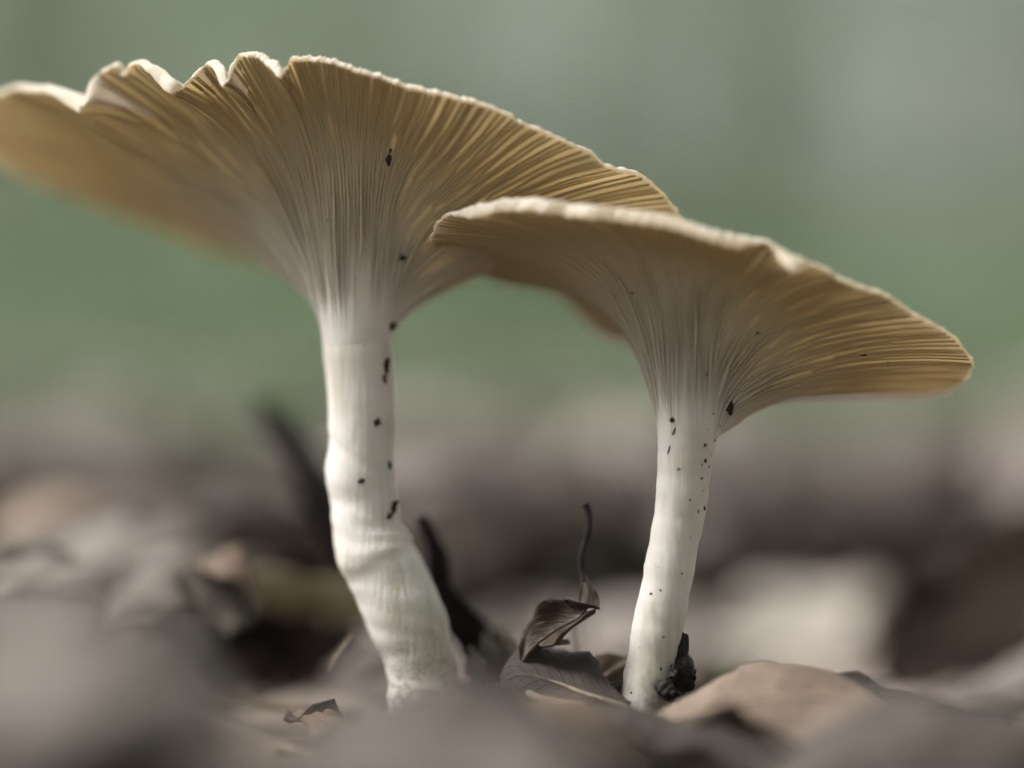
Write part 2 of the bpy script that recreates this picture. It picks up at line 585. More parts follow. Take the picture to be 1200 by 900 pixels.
    def build(self, label, n_gills):
        base = np.array(self.spts[0][0])
        root = empty('funnel_mushroom', tuple(base))
        tag(root, label, 'mushroom', 'funnel mushrooms in the leaf litter')
        self.root = root
        bl = base
        # stem
        sv, sf = tube_geo([np.array(p) - bl for p, r in self.spts], [r for p, r in self.spts[:-1]] + [self.spts[-1][1] * 0.85], 90, 40, self.seed, 0.035, calm=0.76)
        self.stem = obj('stem', mesh('stem', sv, sf, M_STEM), root)
        # cap: under side, rounded margin, upper side, closed in the funnel's middle
        nu, nt = 1080, 64
        u = self.u0 + np.arange(nu) / nu * 2 * np.pi
        ts = np.linspace(0, 1, nt) ** 0.85
        rows, al = [], []
        th = self._samp(self.th, u)
        crink = 0.00016 * wob(u * 46, self.seed + 3) + 0.00006 * wob(u * 120, self.seed + 4)
        up = np.array((0, 0, 1.0))
        out_dir = np.stack([np.cos(u), np.sin(u), np.zeros_like(u)], -1)
        for t in ts:
            rows.append(self.surf(u, np.full(nu, t)) + (crink * smooth01((t - 0.9) * 10))[:, None] * up)
            al.append(np.full(nu, t * 0.96))
        rim = rows[-1]
        for k in range(1, 8):                      # margin
            q = k / 8 * math.pi
            bulge = 0.00030 * math.sin(q) * (1 + 0.5 * wob(u * 60, self.seed + 5))
            rows.append(rim + up * (th * (1 - math.cos(q)) / 2)[:, None] + out_dir * (bulge - 0.0010 * (k / 8) ** 2)[:, None]
                        + up * (0.00007 * wob(u * 90 + k, self.seed + 6) * math.sin(q))[:, None])
            al.append(np.full(nu, 1.0))
        for t in np.linspace(0.975, 0.34, 26):         # upper side
            tk = th + (0.0026 - th) * smooth01((1 - t) / 0.5)
            rows.append(self.surf(u, np.full(nu, t)) + up * tk[:, None])
            al.append(np.full(nu, 1.0))
        last = rows[-1]
        ctr = last.mean(axis=0) - np.array((0, 0, 0.001))
        for q in (0.3, 0.6, 0.85):
            rows.append(last * (1 - q) + ctr * q)
            al.append(np.full(nu, 1.0))
        nr = len(rows)
        V = np.concatenate(rows) - bl
        F = []
        for i in range(nr - 1):
            a = i * nu + np.arange(nu)
            b = i * nu + (np.arange(nu) + 1) % nu
            F.append(np.stack([a, b, b + nu, a + nu], 1))
        F = np.concatenate(F).tolist()
        V = V.tolist() + [(ctr - bl).tolist()]
        n = len(V) - 1
        for j in range(nu):
            F.append(((nr - 1) * nu + j, (nr - 1) * nu + (j + 1) % nu, n))
        A = np.concatenate(al + [np.ones(1)])
        self.cap = obj('cap', mesh('cap', V, F, M_CAP, attrs={'along': A, 'around': np.concatenate([np.tile(np.minimum(np.arange(nu), nu - np.arange(nu)) / nu * 2 * np.pi, nr), [0.0]])}), root)
        # gills: thin blades, long ones and shorter ones between them
        r = np.random.default_rng(self.seed)
        # even spacing along the rim, softened towards even azimuth
        rp = self.base
        seg = np.linalg.norm(np.diff(np.vstack([rp, rp[:1]]), axis=0), axis=1)
        az = np.full(self.nU, 2 * np.pi / self.nU)
        wgt = 0.55 * seg / seg.sum() + 0.45 * az / az.sum()
        cum = np.concatenate([[0], np.cumsum(wgt)])
        for i in range(n_gills):
            q = (i + r.uniform(-0.22, 0.22)) / n_gills % 1.0
            ui = self.u0 + np.interp(q, cum, np.arange(self.nU + 1)) / self.nU * 2 * np.pi
            lvl = i % 4
            t0 = (r.uniform(0.04, 0.2), r.uniform(0.42, 0.66), r.uniform(0.10, 0.40), r.uniform(0.5, 0.8))[lvl]
            t1 = 0.998
            m = int(14 + 34 * (1 - t0))
            t = np.linspace(t0, t1, m)
            sway = 0.034 * np.sin(t * 7 + ui * 3.1 + self.seed) * np.sin(math.pi * t) + \
                0.010 * wob(t * 14, self.seed * 77 + i) * np.sin(math.pi * t) + 0.004 * r.uniform(-1, 1)
            u_ = ui + sway
            p, nn = self.surf(u_, t), self.normal(u_, t)
            # sideways direction = across the gill
            tg = np.gradient(p, axis=0); tg /= np.linalg.norm(tg, axis=1)[:, None] + 1e-12
            sd = np.cross(tg, nn)
            hmax = (0.00074, 0.00034, 0.00060, 0.00028)[lvl] * r.uniform(0.6, 1.3)
            hh = hmax * smooth01((t - t0) / 0.22) * (1 - 0.88 * smooth01((t - 0.34) / 0.42))
            patch = 0.62 + 0.55 * np.sin(u_ * 4.3 + t * 5 + self.seed) * np.sin(u_ * 9.1 - t * 8 + 1.7 * self.seed) + 0.25 * np.sin(u_ * 23 + t * 6)
            hh = hh * np.clip(patch, 0.12 + 0.55 * (1 - smooth01((t - 0.34) / 0.2)), 1.35) * (1 + 0.10 * wob(t * 22, i + 5)) + 0.00003
            grow = np.clip(np.linalg.norm(p - self.c0, axis=1) / 0.02, 0.35, 1.0)
            wb = 0.00022 * grow
            lean = 0.25 * r.uniform(-1, 1) * hh
            root_p = p - nn * 0.00025
            tip = p + nn * hh[:, None] + sd * lean[:, None]
            midp = p + nn * (hh * 0.6)[:, None] + sd * (lean * 0.5)[:, None]
            cols = [root_p - sd * wb[:, None], midp - sd * (wb * 0.6)[:, None], tip - sd * (wb * 0.22)[:, None],
                    tip + sd * (wb * 0.22)[:, None], midp + sd * (wb * 0.6)[:, None], root_p + sd * wb[:, None]]
            V = np.stack(cols, 1).reshape(-1, 3) - bl
            F = []
            for a in range(m - 1):
                for c in range(5):
                    F.append((a * 6 + c, a * 6 + c + 1, (a + 1) * 6 + c + 1, (a + 1) * 6 + c))
            obj('gill', mesh('gill', V, F, M_GILL, attrs={'along': np.repeat(t, 6)}), root)


rim_left = [(-27, 140, 0, 0), (-17, 114, 0, 0), (3, 104, 0, 0), (21, 97, 0, .1), (40, 99, 0, 0), (61, 100, 0, -.1), (85, 108, 0, -.2),
            (98, 117, 0, -.25), (102, 107, 0, -.15), (107, 92, 0, 0), (119, 79, 0, .1), (135, 70, 0, .08), (147, 80, 0, .12),
            (154, 68, 0, .05), (160, 66, 0, 0), (175, 73, 0, -.1), (190, 80, 0, -.15), (201, 92, 0, -.25), (207, 100, 0, -.2), (222, 88, 0, -.1),
            (240, 71, 0, .1), (253, 73, 0, 0), (259, 81, 0, -.15), (262, 95, 0, -.22), (267, 85, 0, -.1), (274, 71, 0, .05),
            (297, 63, 0, .1), (314, 70, 0, 0), (324, 77, 0, -.15), (329, 87, 0, -.2), (333, 79, 0, -.1), (339, 69, 0, 0),
            (355, 65, 0, .1), (385, 68, 0, .05), (420, 80, 0, 0), (450, 85, 0, .03), (473, 92, 0, 0), (516, 103, 0, 0), (545, 112, 0, .03),
            (577, 122, 0, 0), (612, 140, 0, .02), (646, 155, 0, 0), (690, 174, 0, .03), (711, 189, 0, -.06), (750, 200, 0, .03), (772, 217, 0, 0),
            (789, 238, 0, 0), (797, 252, 0, 0),
            (785, 268, 1, 0), (740, 282, 1, 0), (680, 294, 1, 0), (620, 306, 1, 0), (540, 316, 1, 0), (450, 318, 1, 0),
            (350, 312, 1, 0), (250, 290, 1, 0), (150, 250, 1, 0), (100, 231, 1, 0), (50, 211, 1, 0), (0, 186, 1, 0), (-20, 165, 1, 0)]
stem_left = [(499, 845, 43), (497, 815, 42), (495, 795, 40), (489, 760, 42), (474, 720, 46), (454, 675, 45), (440, 648, 45), (430, 620, 41),
             (427, 590, 39), (422, 555, 40), (424, 520, 39), (424, 480, 39), (422, 440, 40), (418, 405, 40), (415, 380, 38)]

rim_right = [(508, 268, 0, 0), (511, 260, 0, 0), (518, 252, 0, 0), (530, 247, 0, 0), (550, 242, 0, .02), (575, 237, 0, 0), (600, 235, 0, .03),
             (640, 237, 0, -.05), (662, 240, 0, .02), (690, 240, 0, -.08), (720, 242, 0, 0), (760, 248, 0, 0), (800, 256, 0, 0), (840, 266, 0, -.03),
             (868, 274, 0, .05), (888, 280, 0, .1), (905, 285, 0, .12), (918, 293, 0, -.1), (932, 301, 0, -.25), (950, 306, 0, -.05), (970, 314, 0, .05),
             (1002, 330, 0, 0), (1033, 339, 0, .05), (1055, 352, 0, 0), (1074, 366, 0, -.05), (1103, 381, 0, .03), (1119, 393, 0, 0),
             (1130, 405, 0, 0), (1137, 416, 0, 0), (1137, 428, 1, 0),
             (1128, 440, 1, 0), (1105, 450, 1, 0), (1070, 455, 1, 0), (1000, 452, 1, 0), (930, 447, 1, 0), (850, 432, 1, 0),
             (780, 412, 1, 0), (728, 398, 1, 0), (702, 388, 1, 0), (684, 372, 1, 0), (664, 350, 1, 0), (640, 334, 1, 0), (600, 327, 1, 0),
             (560, 316, 1, 0), (535, 301, 1, 0), (515, 282, 1, 0)]
stem_right = [(750, 885, 33), (752, 860, 31), (756, 830, 31), (760, 800, 30), (766, 760, 29), (774, 720, 30), (782, 680, 29), (789, 640, 29), (797, 600, 30),
              (801, 560, 31), (804, 530, 33), (807, 500, 33)]


def th_right(px):
    if px < 545: return 5
    if px < 870: return 16
    if 915 < px < 950: return 20
    return 7


TH_LEFT = {40: 9, 61: 11, 85: 17, 98: 9, 102: 5, 107: 5, 175: 11, 190: 19, 201: 15, 207: 6, 240: 6, 253: 13, 259: 19, 262: 8, 267: 5, 314: 10, 324: 14, 329: 6}
m_left = Mushroom('larger cream funnel mushroom with ruffled cap margin and a bent stem', rim_left, ((-28, 2.6), (798, 1.0)), 2.1, 3.2,
                  stem_left, 0.95, 0.8, lambda px: TH_LEFT.get(px, 7), 280, 3, (0.03, 0.40, 0.37, 0.76, 0.24))
m_right = Mushroom('smaller cream funnel mushroom with straight stem and dirt at its foot', rim_right, ((507, 0.25), (1139, 0.25)), 1.3, 3.1,
                   stem_right, 0.2, 0.15, th_right, 276, 11, (0.02, 0.46, 0.13, 0.93, 0.12))


# ------------------------------------------------------------------ hero leaves, twigs and lumps round the feet
def V3(*a):
    return np.array(P(*a))


# curled brown leaf hanging on its upright stalk
leaf_thing('curled_leaf', 'curled brown dead leaf held up on its thin upright stalk between the mushrooms',
           [V3(684, 676, .5), V3(690, 700, .3), V3(680, 722, .1), V3(655, 735, .2), V3(630, 752, .3), V3(612, 775, .2)],
           [0.0005, 0.0016, 0.0026, 0.0036, 0.0028, 0.0003],
           [(0.8, 0.3, 0.4), (0.7, 0.5, 0.6), (0.3, 0.7, 0.8), (0.1, 0.5, 0.9), (0.2, 0.5, 0.8), (0.4, 0.6, 0.7)],
           M_CURL, curl=0.75, seed=5, crinkle=0.09,
           petiole=[V3(686, 590, .6), V3(690, 603, .6), V3(689, 622, .55), V3(683, 645, .5), V3(681, 665, .5), V3(684, 682, .45)], pet_r=0.00042)
leaf_thing('leaf_fragment', 'narrow brown leaf scrap beneath the curled leaf', [V3(668, 752, .5), V3(652, 752, .4), V3(636, 757, .4)],
           [0.0002, 0.0006, 0.0002], (0.1, 0.7, 0.6), M_CURL, seed=6, vein=False, nl=10, nv=5)
tv, tf = tube_geo([V3(680, 690, 2.2), V3(678, 730, 2.2), V3(680, 775, 2.2), V3(680, 810, 2.3)], [.0002, .0003, .0003, .0003], 16, 7)
tag(obj('dry_stalk', mesh('dry_stalk', tv, tf, M_STALK)), 'thin upright dry stalk behind the curled brown leaf', 'stalk')

# leaf folded like a roof in front of the gap between the stems
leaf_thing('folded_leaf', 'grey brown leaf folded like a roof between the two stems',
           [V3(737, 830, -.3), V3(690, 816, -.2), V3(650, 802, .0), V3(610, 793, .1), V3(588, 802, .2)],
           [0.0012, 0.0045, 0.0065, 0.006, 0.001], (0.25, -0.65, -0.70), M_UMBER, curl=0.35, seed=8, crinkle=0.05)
leaf_thing('leaf_fragment', 'pale rust leaf scrap leaning on the smaller stem\'s foot',
           [V3(738, 775, .9), V3(715, 788, .7), V3(695, 805, .5), V3(672, 812, .3)], [0.001, 0.0028, 0.0026, 0.0004],
           (0.2, 0.4, 0.9), M_TAN, seed=9, curl=-0.4)
leaf_thing('leaf_fragment', 'crumpled grey leaf scrap lying beside the folded leaf',
           [V3(735, 800, .4), V3(715, 815, .0), V3(690, 815, .0), V3(668, 800, .1)], [0.0006, 0.0016, 0.0018, 0.0004],
           (0.1, 0.6, 0.8), M_GREYLEAF, seed=10, curl=0.5, vein=False)
for k, (x, y, d, w) in enumerate([(572, 760, 1.3, 16), (590, 752, 1.6, 14), (603, 765, 1.0, 15), (622, 770, .9, 16), (556, 775, 1.0, 15)]):
    leaf_thing('leaf_fragment', 'small torn tan leaf scrap standing by the bent stem\'s foot',
               [V3(x + 6, y + 45, d + .2), V3(x + 4, y + 20, d), V3(x, y, d), V3(x - 5, y - 18, d + .1)],
               [w * 0.9e-4, w * 1e-4, w * 0.8e-4, 0.2e-4], (0.9, 0.3 - 0.15 * k, 0.1), M_TAN if k % 2 else M_GREYLEAF, seed=20 + k, vein=False,
               group='torn leaf scraps by the bent stem', nl=12, nv=7, teeth=0.15, curl=0.5)

# tan foreground leaf over the foot of the smaller mushroom
leaf_thing('tan_leaf', 'broad tan dead leaf arched over the smaller mushroom\'s foot',
           [V3(748, 848, -1.2), V3(800, 838, -1.4), V3(870, 818, -1.5), V3(950, 812, -1.5), V3(1030, 828, -1.5), V3(1090, 870, -1.4)],
           [0.0012, 0.0075, 0.0115, 0.0120, 0.0085, 0.001], (0.08, -0.72, -0.42), M_TAN, curl=-0.45, seed=12, crinkle=0.035, nl=32, nv=15)
leaf_thing('grey_leaf', 'grey curled leaf lying behind the broad tan leaf',
           [V3(955, 812, .3), V3(1000, 806, .3), V3(1045, 826, .2), V3(1110, 850, .1), V3(1180, 848, .3)],
           [0.001, 0.004, 0.006, 0.005, 0.001], (0.1, -0.75, -0.5), M_GREYLEAF, curl=-0.3, seed=13)
# pale leaf and black leaf standing in for a shaded gap, further back
leaf_thing('pale_leaf', 'big pale bleached leaf lying upright behind the smaller mushroom',
           [V3(812, 772, 10), V3(860, 760, 10.5), V3(925, 738, 11), V3(985, 712, 11.5), V3(1040, 690, 11.5)],
           [0.0005, 0.0050, 0.0088, 0.0055, 0.0005], (0.0, 0.75, 0.66), M_PALE, curl=-0.15, crinkle=0.12, teeth=0.1, seed=14)
leaf_thing('dark_leaf', 'nearly black leaf standing in for a shaded gap beside the pale leaf',
           [V3(1030, 800, 7), V3(1090, 765, 7), V3(1150, 722, 7), V3(1215, 670, 7), V3(1290, 640, 7)],
           [0.003, 0.0065, 0.0095, 0.009, 0.004], (0.15, 0.25, 0.95), M_DARK, curl=-0.3, seed=15)
leaf_thing('grey_leaf', 'grey brown leaf leaning below the nearly black gap leaf',
           [V3(1060, 870, 4), V3(1130, 845, 4), V3(1200, 805, 4.2), V3(1280, 760, 4.5)],
           [0.001, 0.0035, 0.004, 0.002], (0.2, 0.5, 0.8), M_GREYLEAF, curl=0.2, seed=16)
# dark curled stalk right of the bent stem
leaf_thing('dark_leaf', 'dark narrow curled leaf standing beside the bent stem',
           [V3(588, 800, 2.6), V3(556, 752, 2.2), V3(526, 715, 2.0), V3(513, 685, 1.9), V3(512, 650, 1.9), V3(500, 622, 1.9), V3(490, 602, 2.0)],
           [0.0036, 0.0032, 0.0024, 0.0017, 0.0015, 0.0012, 0.0005], (0.85, 0.35, 0.35), M_SLATE, curl=0.7, seed=17)
# dark leaning twig behind the bent stem
leaf_thing('dark_leaf', 'dark strap shaped leaf leaning behind the bent stem',
           [V3(425, 660, 5.0), V3(388, 600, 5.0), V3(358, 545, 5.2), V3(330, 505, 5.4), V3(302, 470, 5.5)],
           [0.002, 0.0030, 0.0026, 0.0022, 0.0012], (0.8, 0.3, 0.45), M_SLATE, curl=0.4, seed=18)
# olive band and shadowy leaves left of the bent stem
leaf_thing('olive_leaf', 'olive tan leaf lying flat beside the bent stem',
           [V3(250, 672, 5), V3(310, 690, 4.6), V3(370, 703, 4.4), V3(440, 712, 4.2), V3(480, 720, 4.2)], [0.001, 0.0035, 0.004, 0.003, 0.001],
           (0.1, -0.75, 0.75), M_OLIVE, curl=0.15, seed=19)
leaf_thing('dark_leaf', 'dark brown leaf roofing the hollow behind the bent stem',
           [V3(215, 630, 7), V3(270, 628, 7), V3(330, 640, 7), V3(390, 660, 7)], [0.001, 0.004, 0.004, 0.001], (0.1, 0.6, 0.7), M_DARK, curl=-0.3, seed=31)
leaf_thing('dark_leaf', 'black leaf standing in for the shade of the hollow before the bent stem',
           [V3(225, 800, 4.6), V3(300, 768, 5.0), V3(370, 765, 5.2), V3(450, 790, 5.4)], [0.002, 0.0062, 0.0066, 0.002], (0.05, 0.45, 0.9), M_DARK, curl=-0.35, seed=32, teeth=0.2, crinkle=0.15)  # black leaf put where only the hollow's shade lies
tv, tf = tube_geo([V3(384, 785, .9), V3(396, 765, .9), V3(412, 744, 1.0)], [.00018, .0002, .00012], 10, 6)
tag(obj('dry_stalk', mesh('dry_stalk', tv, tf, M_STALK)), 'thin pale broken stalk at the bent stem\'s foot', 'stalk')
# pale mound of leaves on the left
leaf_thing('grey_leaf', 'large pale grey leaf arching over the mound of litter',
           [V3(20, 690, 5.5), V3(90, 650, 5.8), V3(170, 640, 6), V3(230, 660, 6), V3(290, 720, 5.6)],
           [0.003, 0.008, 0.0105, 0.010, 0.004], (0.1, -0.75, -0.55), M_GREYLEAF, curl=-0.35, seed=33, nl=30)
leaf_thing('grey_leaf', 'grey leaf sloping down before the mound of litter',
           [V3(-90, 800, -8), V3(20, 770, -8.3), V3(120, 762, -8.5), V3(215, 800, -8.3), V3(340, 880, -7.8)],
           [0.006, 0.010, 0.011, 0.008, 0.002], [(0.1, -0.6, -0.7), (0.1, -0.7, -0.6), (0.15, -0.8, -0.4), (0.3, -0.7, -0.6), (0.3, -0.8, -0.2)],
           M_GREYLEAF, curl=-0.2, seed=34, nl=30, crinkle=0.12)
mr = random.Random(77)
for k, (px, py, d, ln, rot, lab) in enumerate([
        (30, 690, 3.5, 150, 0.5, 'dull leaf half buried in the mound, tip pointing up'), (120, 660, 5.0, 170, 0.75, 'long grey leaf slanting up out of the mound'),
        (215, 640, 6.5, 150, -0.4, 'grey leaf slanting down behind the torn pale edge'), (60, 620, 8.0, 190, 0.2, 'brown leaf lying across the top of the mound'),
        (270, 690, 2.5, 110, -0.7, 'small brown leaf sliding off the mound'), (10, 760, 1.0, 140, 0.35, 'brown leaf lying at the foot of the mound')]):
    ax = np.array((math.cos(rot), mr.uniform(-.3, .3), math.sin(rot) * 0.8))
    c = V3(px, py, d)
    L = ln * 1e-4
    leaf_thing('dead_leaf', lab, [c - ax * L * .55, c - ax * L * .25 + (0, 0, .001), c + ax * L * .1 + (0, 0, .0025), c + ax * L * .5],
               [L * .05, L * .26, L * .24, L * .02], (mr.uniform(-.3, .3), mr.uniform(.5, 1), mr.uniform(.3, .8)),
               (M_GREYLEAF, M_LEAF, M_GREYLEAF, M_TAN, M_TAN, M_UMBER)[k], curl=mr.uniform(-.6, .6), seed=60 + k, crinkle=0.12, teeth=0.1)
leaf_thing('grey_leaf', 'pale torn leaf edge poking up out of the mound of litter',
           [V3(120, 745, 2.2), V3(165, 700, 2.4), V3(205, 668, 2.6), V3(250, 690, 2.6), V3(285, 735, 2.4)],
           [0.002, 0.006, 0.005, 0.005, 0.002], (0.35, 0.6, 0.7), M_GREYLEAF, curl=0.3, seed=37, crinkle=0.1)
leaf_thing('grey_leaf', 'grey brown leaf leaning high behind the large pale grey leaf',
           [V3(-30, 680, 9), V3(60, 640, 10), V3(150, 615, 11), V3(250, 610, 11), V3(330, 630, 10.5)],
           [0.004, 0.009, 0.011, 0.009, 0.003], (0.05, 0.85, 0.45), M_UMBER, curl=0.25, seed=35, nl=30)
# foreground leaves along the bottom edge, far out of focus, shade put into their colours
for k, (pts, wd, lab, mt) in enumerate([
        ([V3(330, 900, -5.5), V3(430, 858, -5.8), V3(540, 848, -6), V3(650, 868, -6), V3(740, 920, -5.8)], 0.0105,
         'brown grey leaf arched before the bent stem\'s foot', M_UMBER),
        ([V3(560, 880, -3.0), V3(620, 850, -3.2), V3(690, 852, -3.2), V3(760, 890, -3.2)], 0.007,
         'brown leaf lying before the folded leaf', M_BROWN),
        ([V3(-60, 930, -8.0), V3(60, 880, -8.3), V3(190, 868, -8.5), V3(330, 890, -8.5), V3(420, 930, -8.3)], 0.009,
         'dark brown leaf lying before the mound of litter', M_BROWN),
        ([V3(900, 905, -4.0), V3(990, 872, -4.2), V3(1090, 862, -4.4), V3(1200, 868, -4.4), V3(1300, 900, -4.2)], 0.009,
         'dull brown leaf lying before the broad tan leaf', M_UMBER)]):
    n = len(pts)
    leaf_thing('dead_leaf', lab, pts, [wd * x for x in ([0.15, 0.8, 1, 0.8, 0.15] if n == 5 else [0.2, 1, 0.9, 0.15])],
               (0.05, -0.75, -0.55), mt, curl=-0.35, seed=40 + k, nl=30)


# black humus lump on the smaller stem's foot
def lump_geo(c, rad, seed, sq=(1, 1, 1), n=14, rough=0.3):
    r = np.random.default_rng(seed)
    ks = r.normal(size=(7, 3)) * 3.4
    ph = r.uniform(0, 6.28, 7)
    verts, faces = [], []
    for i in range(n + 1):
        th = math.pi * i / n
        for j in range(2 * n):
            a = math.pi * j / n
            d = np.array((math.sin(th) * math.cos(a), math.sin(th) * math.sin(a), math.cos(th)))
            k = 1 + rough * sum(math.sin(np.dot(q, d) + p) for q, p in zip(ks, ph)) / 3.0
            verts.append(np.asarray(c) + d * np.asarray(sq) * rad * k)
    m = 2 * n
    for i in range(n):
        for j in range(m):
            faces.append((i * m + j, (i + 1) * m + j, (i + 1) * m + (j + 1) % m, i * m + (j + 1) % m))
    return verts, faces


root = empty('humus_lump', tuple(P(795, 815, 0)))
tag(root, 'black crumbly humus lump stuck to the smaller stem\'s foot', 'soil lump')
b0 = np.array(root.location)
for nm, c, rd, sq, sd in [('clod', V3(797, 802, .15), 0.0020, (1, 1, 1.15), 1), ('clod', V3(781, 811, -.2), 0.0011, (1, .9, .8), 2), ('clod', V3(789, 816, -.15), 0.0008, (1, 1, .8), 5),
                          ('clod', V3(808, 793, .1), 0.0008, (.7, 1, 1), 6), ('clod', V3(790, 790, -.1), 0.0007, (.7, .8, 1.2), 7),
                          ('clod', V3(795, 770, .15), 0.0012, (0.62, .6, 1.9), 3)]:
    v, f = lump_geo(c - b0, rd, sd, sq, 22, 0.5)
    obj(nm, mesh(nm, v, f, M_SOIL_BLACK), root)

# ------------------------------------------------------------------ soil crumbs stuck to the mushrooms (found by looking along the pixel's ray)
def bvh_of(objs):
    vs, fs, off = [], [], 0
    for o in objs:
        mw = Matrix.Translation(o.parent.location) if o.parent else Matrix()
        vs += [mw @ v.co for v in o.data.vertices]
        fs += [tuple(i + off for i in p.vertices) for p in o.data.polygons]
        off = len(vs)
    return BVHTree.FromPolygons(vs, fs)


crumbs = {
    'l': [(455, 185, 5, 9, .3), (460, 180, 3, 6, .2), (384, 260, 3, 3, 0), (472, 302, 4, 4, 0), (458, 382, 9, 7, 0), (452, 430, 6, 10, 0),
          (450, 444, 5, 6, 0), (442, 495, 5, 5, 0), (458, 497, 3, 4, 0), (424, 563, 4, 4, 0), (460, 597, 5, 12, -.5), (455, 605, 6, 5, 0),
          (456, 545, 4, 6, 0), (418, 322, 2, 2, 0)],
    'r': [(855, 477, 6, 9, -.3), (788, 492, 4, 4, 0), (784, 520, 2, 12, -.35), (787, 508, 1.6, 10, -.35), (799, 554, 2.5, 4, .4), (812, 585, 2, 2, 0),
          (820, 639, 4, 9, 0), (809, 635, 2.4, 3, 0), (798, 673, 2.6, 2.6, 0), (764, 698, 2, 2, 0), (777, 691, 2, 2, 0), (776, 749, 2, 2, 0),
          (751, 756, 1.8, 2, 0), (779, 782, 2, 3, 0), (737, 814, 2, 2, 0), (733, 828, 1.6, 2, 0), (731, 842, 2, 2, 0), (740, 338, 2, 2, 0),
          (785, 371, 1.6, 1.6, 0), (773, 420, 1.6, 1.6, 0), (832, 442, 2, 4, 0), (830, 522, 3, 3, 0), (835, 512, 3, 3, 0), (828, 535, 3, 4, 0),
          (826, 548, 3, 3, 0), (838, 527, 2.5, 3, 0), (824, 560, 2, 2, 0), (831, 545, 2, 3, 0), (822, 592, 2.4, 4, 0), (845, 500, 3, 3, 0),
          (840, 490, 3, 3, 0), (836, 537, 3, 3, 0), (833, 505, 2, 2, 0), (1012, 416, 4, 2, 0), (1040, 429, 3, 2, 0), (890, 395, 2, 2, 0),
          (825, 575, 2, 3, 0), (820, 602, 2, 3, 0)]}
for key, mu, lab in (('l', m_left, 'tiny dark soil crumb stuck on the larger mushroom'), ('r', m_right, 'tiny dark soil crumb stuck on the smaller mushroom')):
    bv = bvh_of([mu.stem, mu.cap])
    gv = bvh_of([o for o in mu.root.children if o.name.startswith('gill')])
    cp = Vector((0, -D, H))
    for k, (px, py, rx, rz, tilt) in enumerate(crumbs[key]):
        if rx <= 3:
            px += random.uniform(-5, 4); py += random.uniform(-6, 6); g = random.uniform(0.35, 0.95); rx, rz = rx * g * random.uniform(.7, 1.3), rz * g
        d = (P(px, py, 0) - cp).normalized()
        hits = [h for h in (b.ray_cast(cp, d) for b in (bv, gv)) if h[0] is not None]
        if not hits:
            continue
        h = min(hits, key=lambda q: q[3])
        v, f = lump_geo((0, 0, 0), 1.0, 100 + k, (rx * 0.8e-4, min(rx, rz) * 0.5e-4, rz * 0.8e-4), 10, 0.42)
        o = obj('soil_crumb', mesh('soil_crumb', v, f, M_CRUMB))
        o.location = h[0]
        o.rotation_euler = (0, -tilt if tilt < 0 else tilt, 0)
        tag(o, lab, 'soil crumb', 'soil crumbs on the ' + ('larger' if key == 'l' else 'smaller') + ' mushroom')

# ------------------------------------------------------------------ litter: single dead leaves in view, the rest as one mass
variants = []
for k in range(12):
    r = np.random.default_rng(300 + k)
    L = r.uniform(0.032, 0.055)
    lift = r.uniform(-0.004, 0.010)
    tw = r.uniform(-0.5, 0.5)
    sp = [(0, L * (q - 0.5), lift * math.sin(q * math.pi) + 0.004 * r.uniform(-1, 1)) for q in (0, .2, .45, .7, 1)]
    wd = [L * x for x in (0.03, 0.2, 0.27, 0.22, 0.01)]
    sd = [(math.cos(tw * (q - .5)), 0, math.sin(tw * (q - .5))) for q in (0, .2, .45, .7, 1)]
    v, f, uv, s_ = leaf_geo(sp, wd, sd, r.uniform(-0.6, 0.8), 7, 12, 300 + k, 0.10, 0.0002, 0.05)
    bm = mesh('blade', v, f, M_LEAF, uvs=uv)
    p0 = np.array(sp[0])
    tv, tf = tube_geo([p0, p0 + (r.uniform(-.003, .003), -0.006, 0.0), p0 + (r.uniform(-.006, .006), -0.012, r.uniform(-.002, .001))],
                      [.0006, .0005, .0006], 7, 5)
    pm = mesh('petiole', tv, tf, M_STALK)
    shaded = bm.copy(); shaded.materials[0] = M_UMBER  # front copy, foreground shade put into a darker leaf colour
    variants.append((bm, shaded, pm, np.array([tuple(q) for q in v])))

cam_p = np.array((0, -D, H))


def top_py(pts):
    dd = pts[:, 1] + D
    return (450 - (pts[:, 2] - H) / dd * D / 1e-4).min()


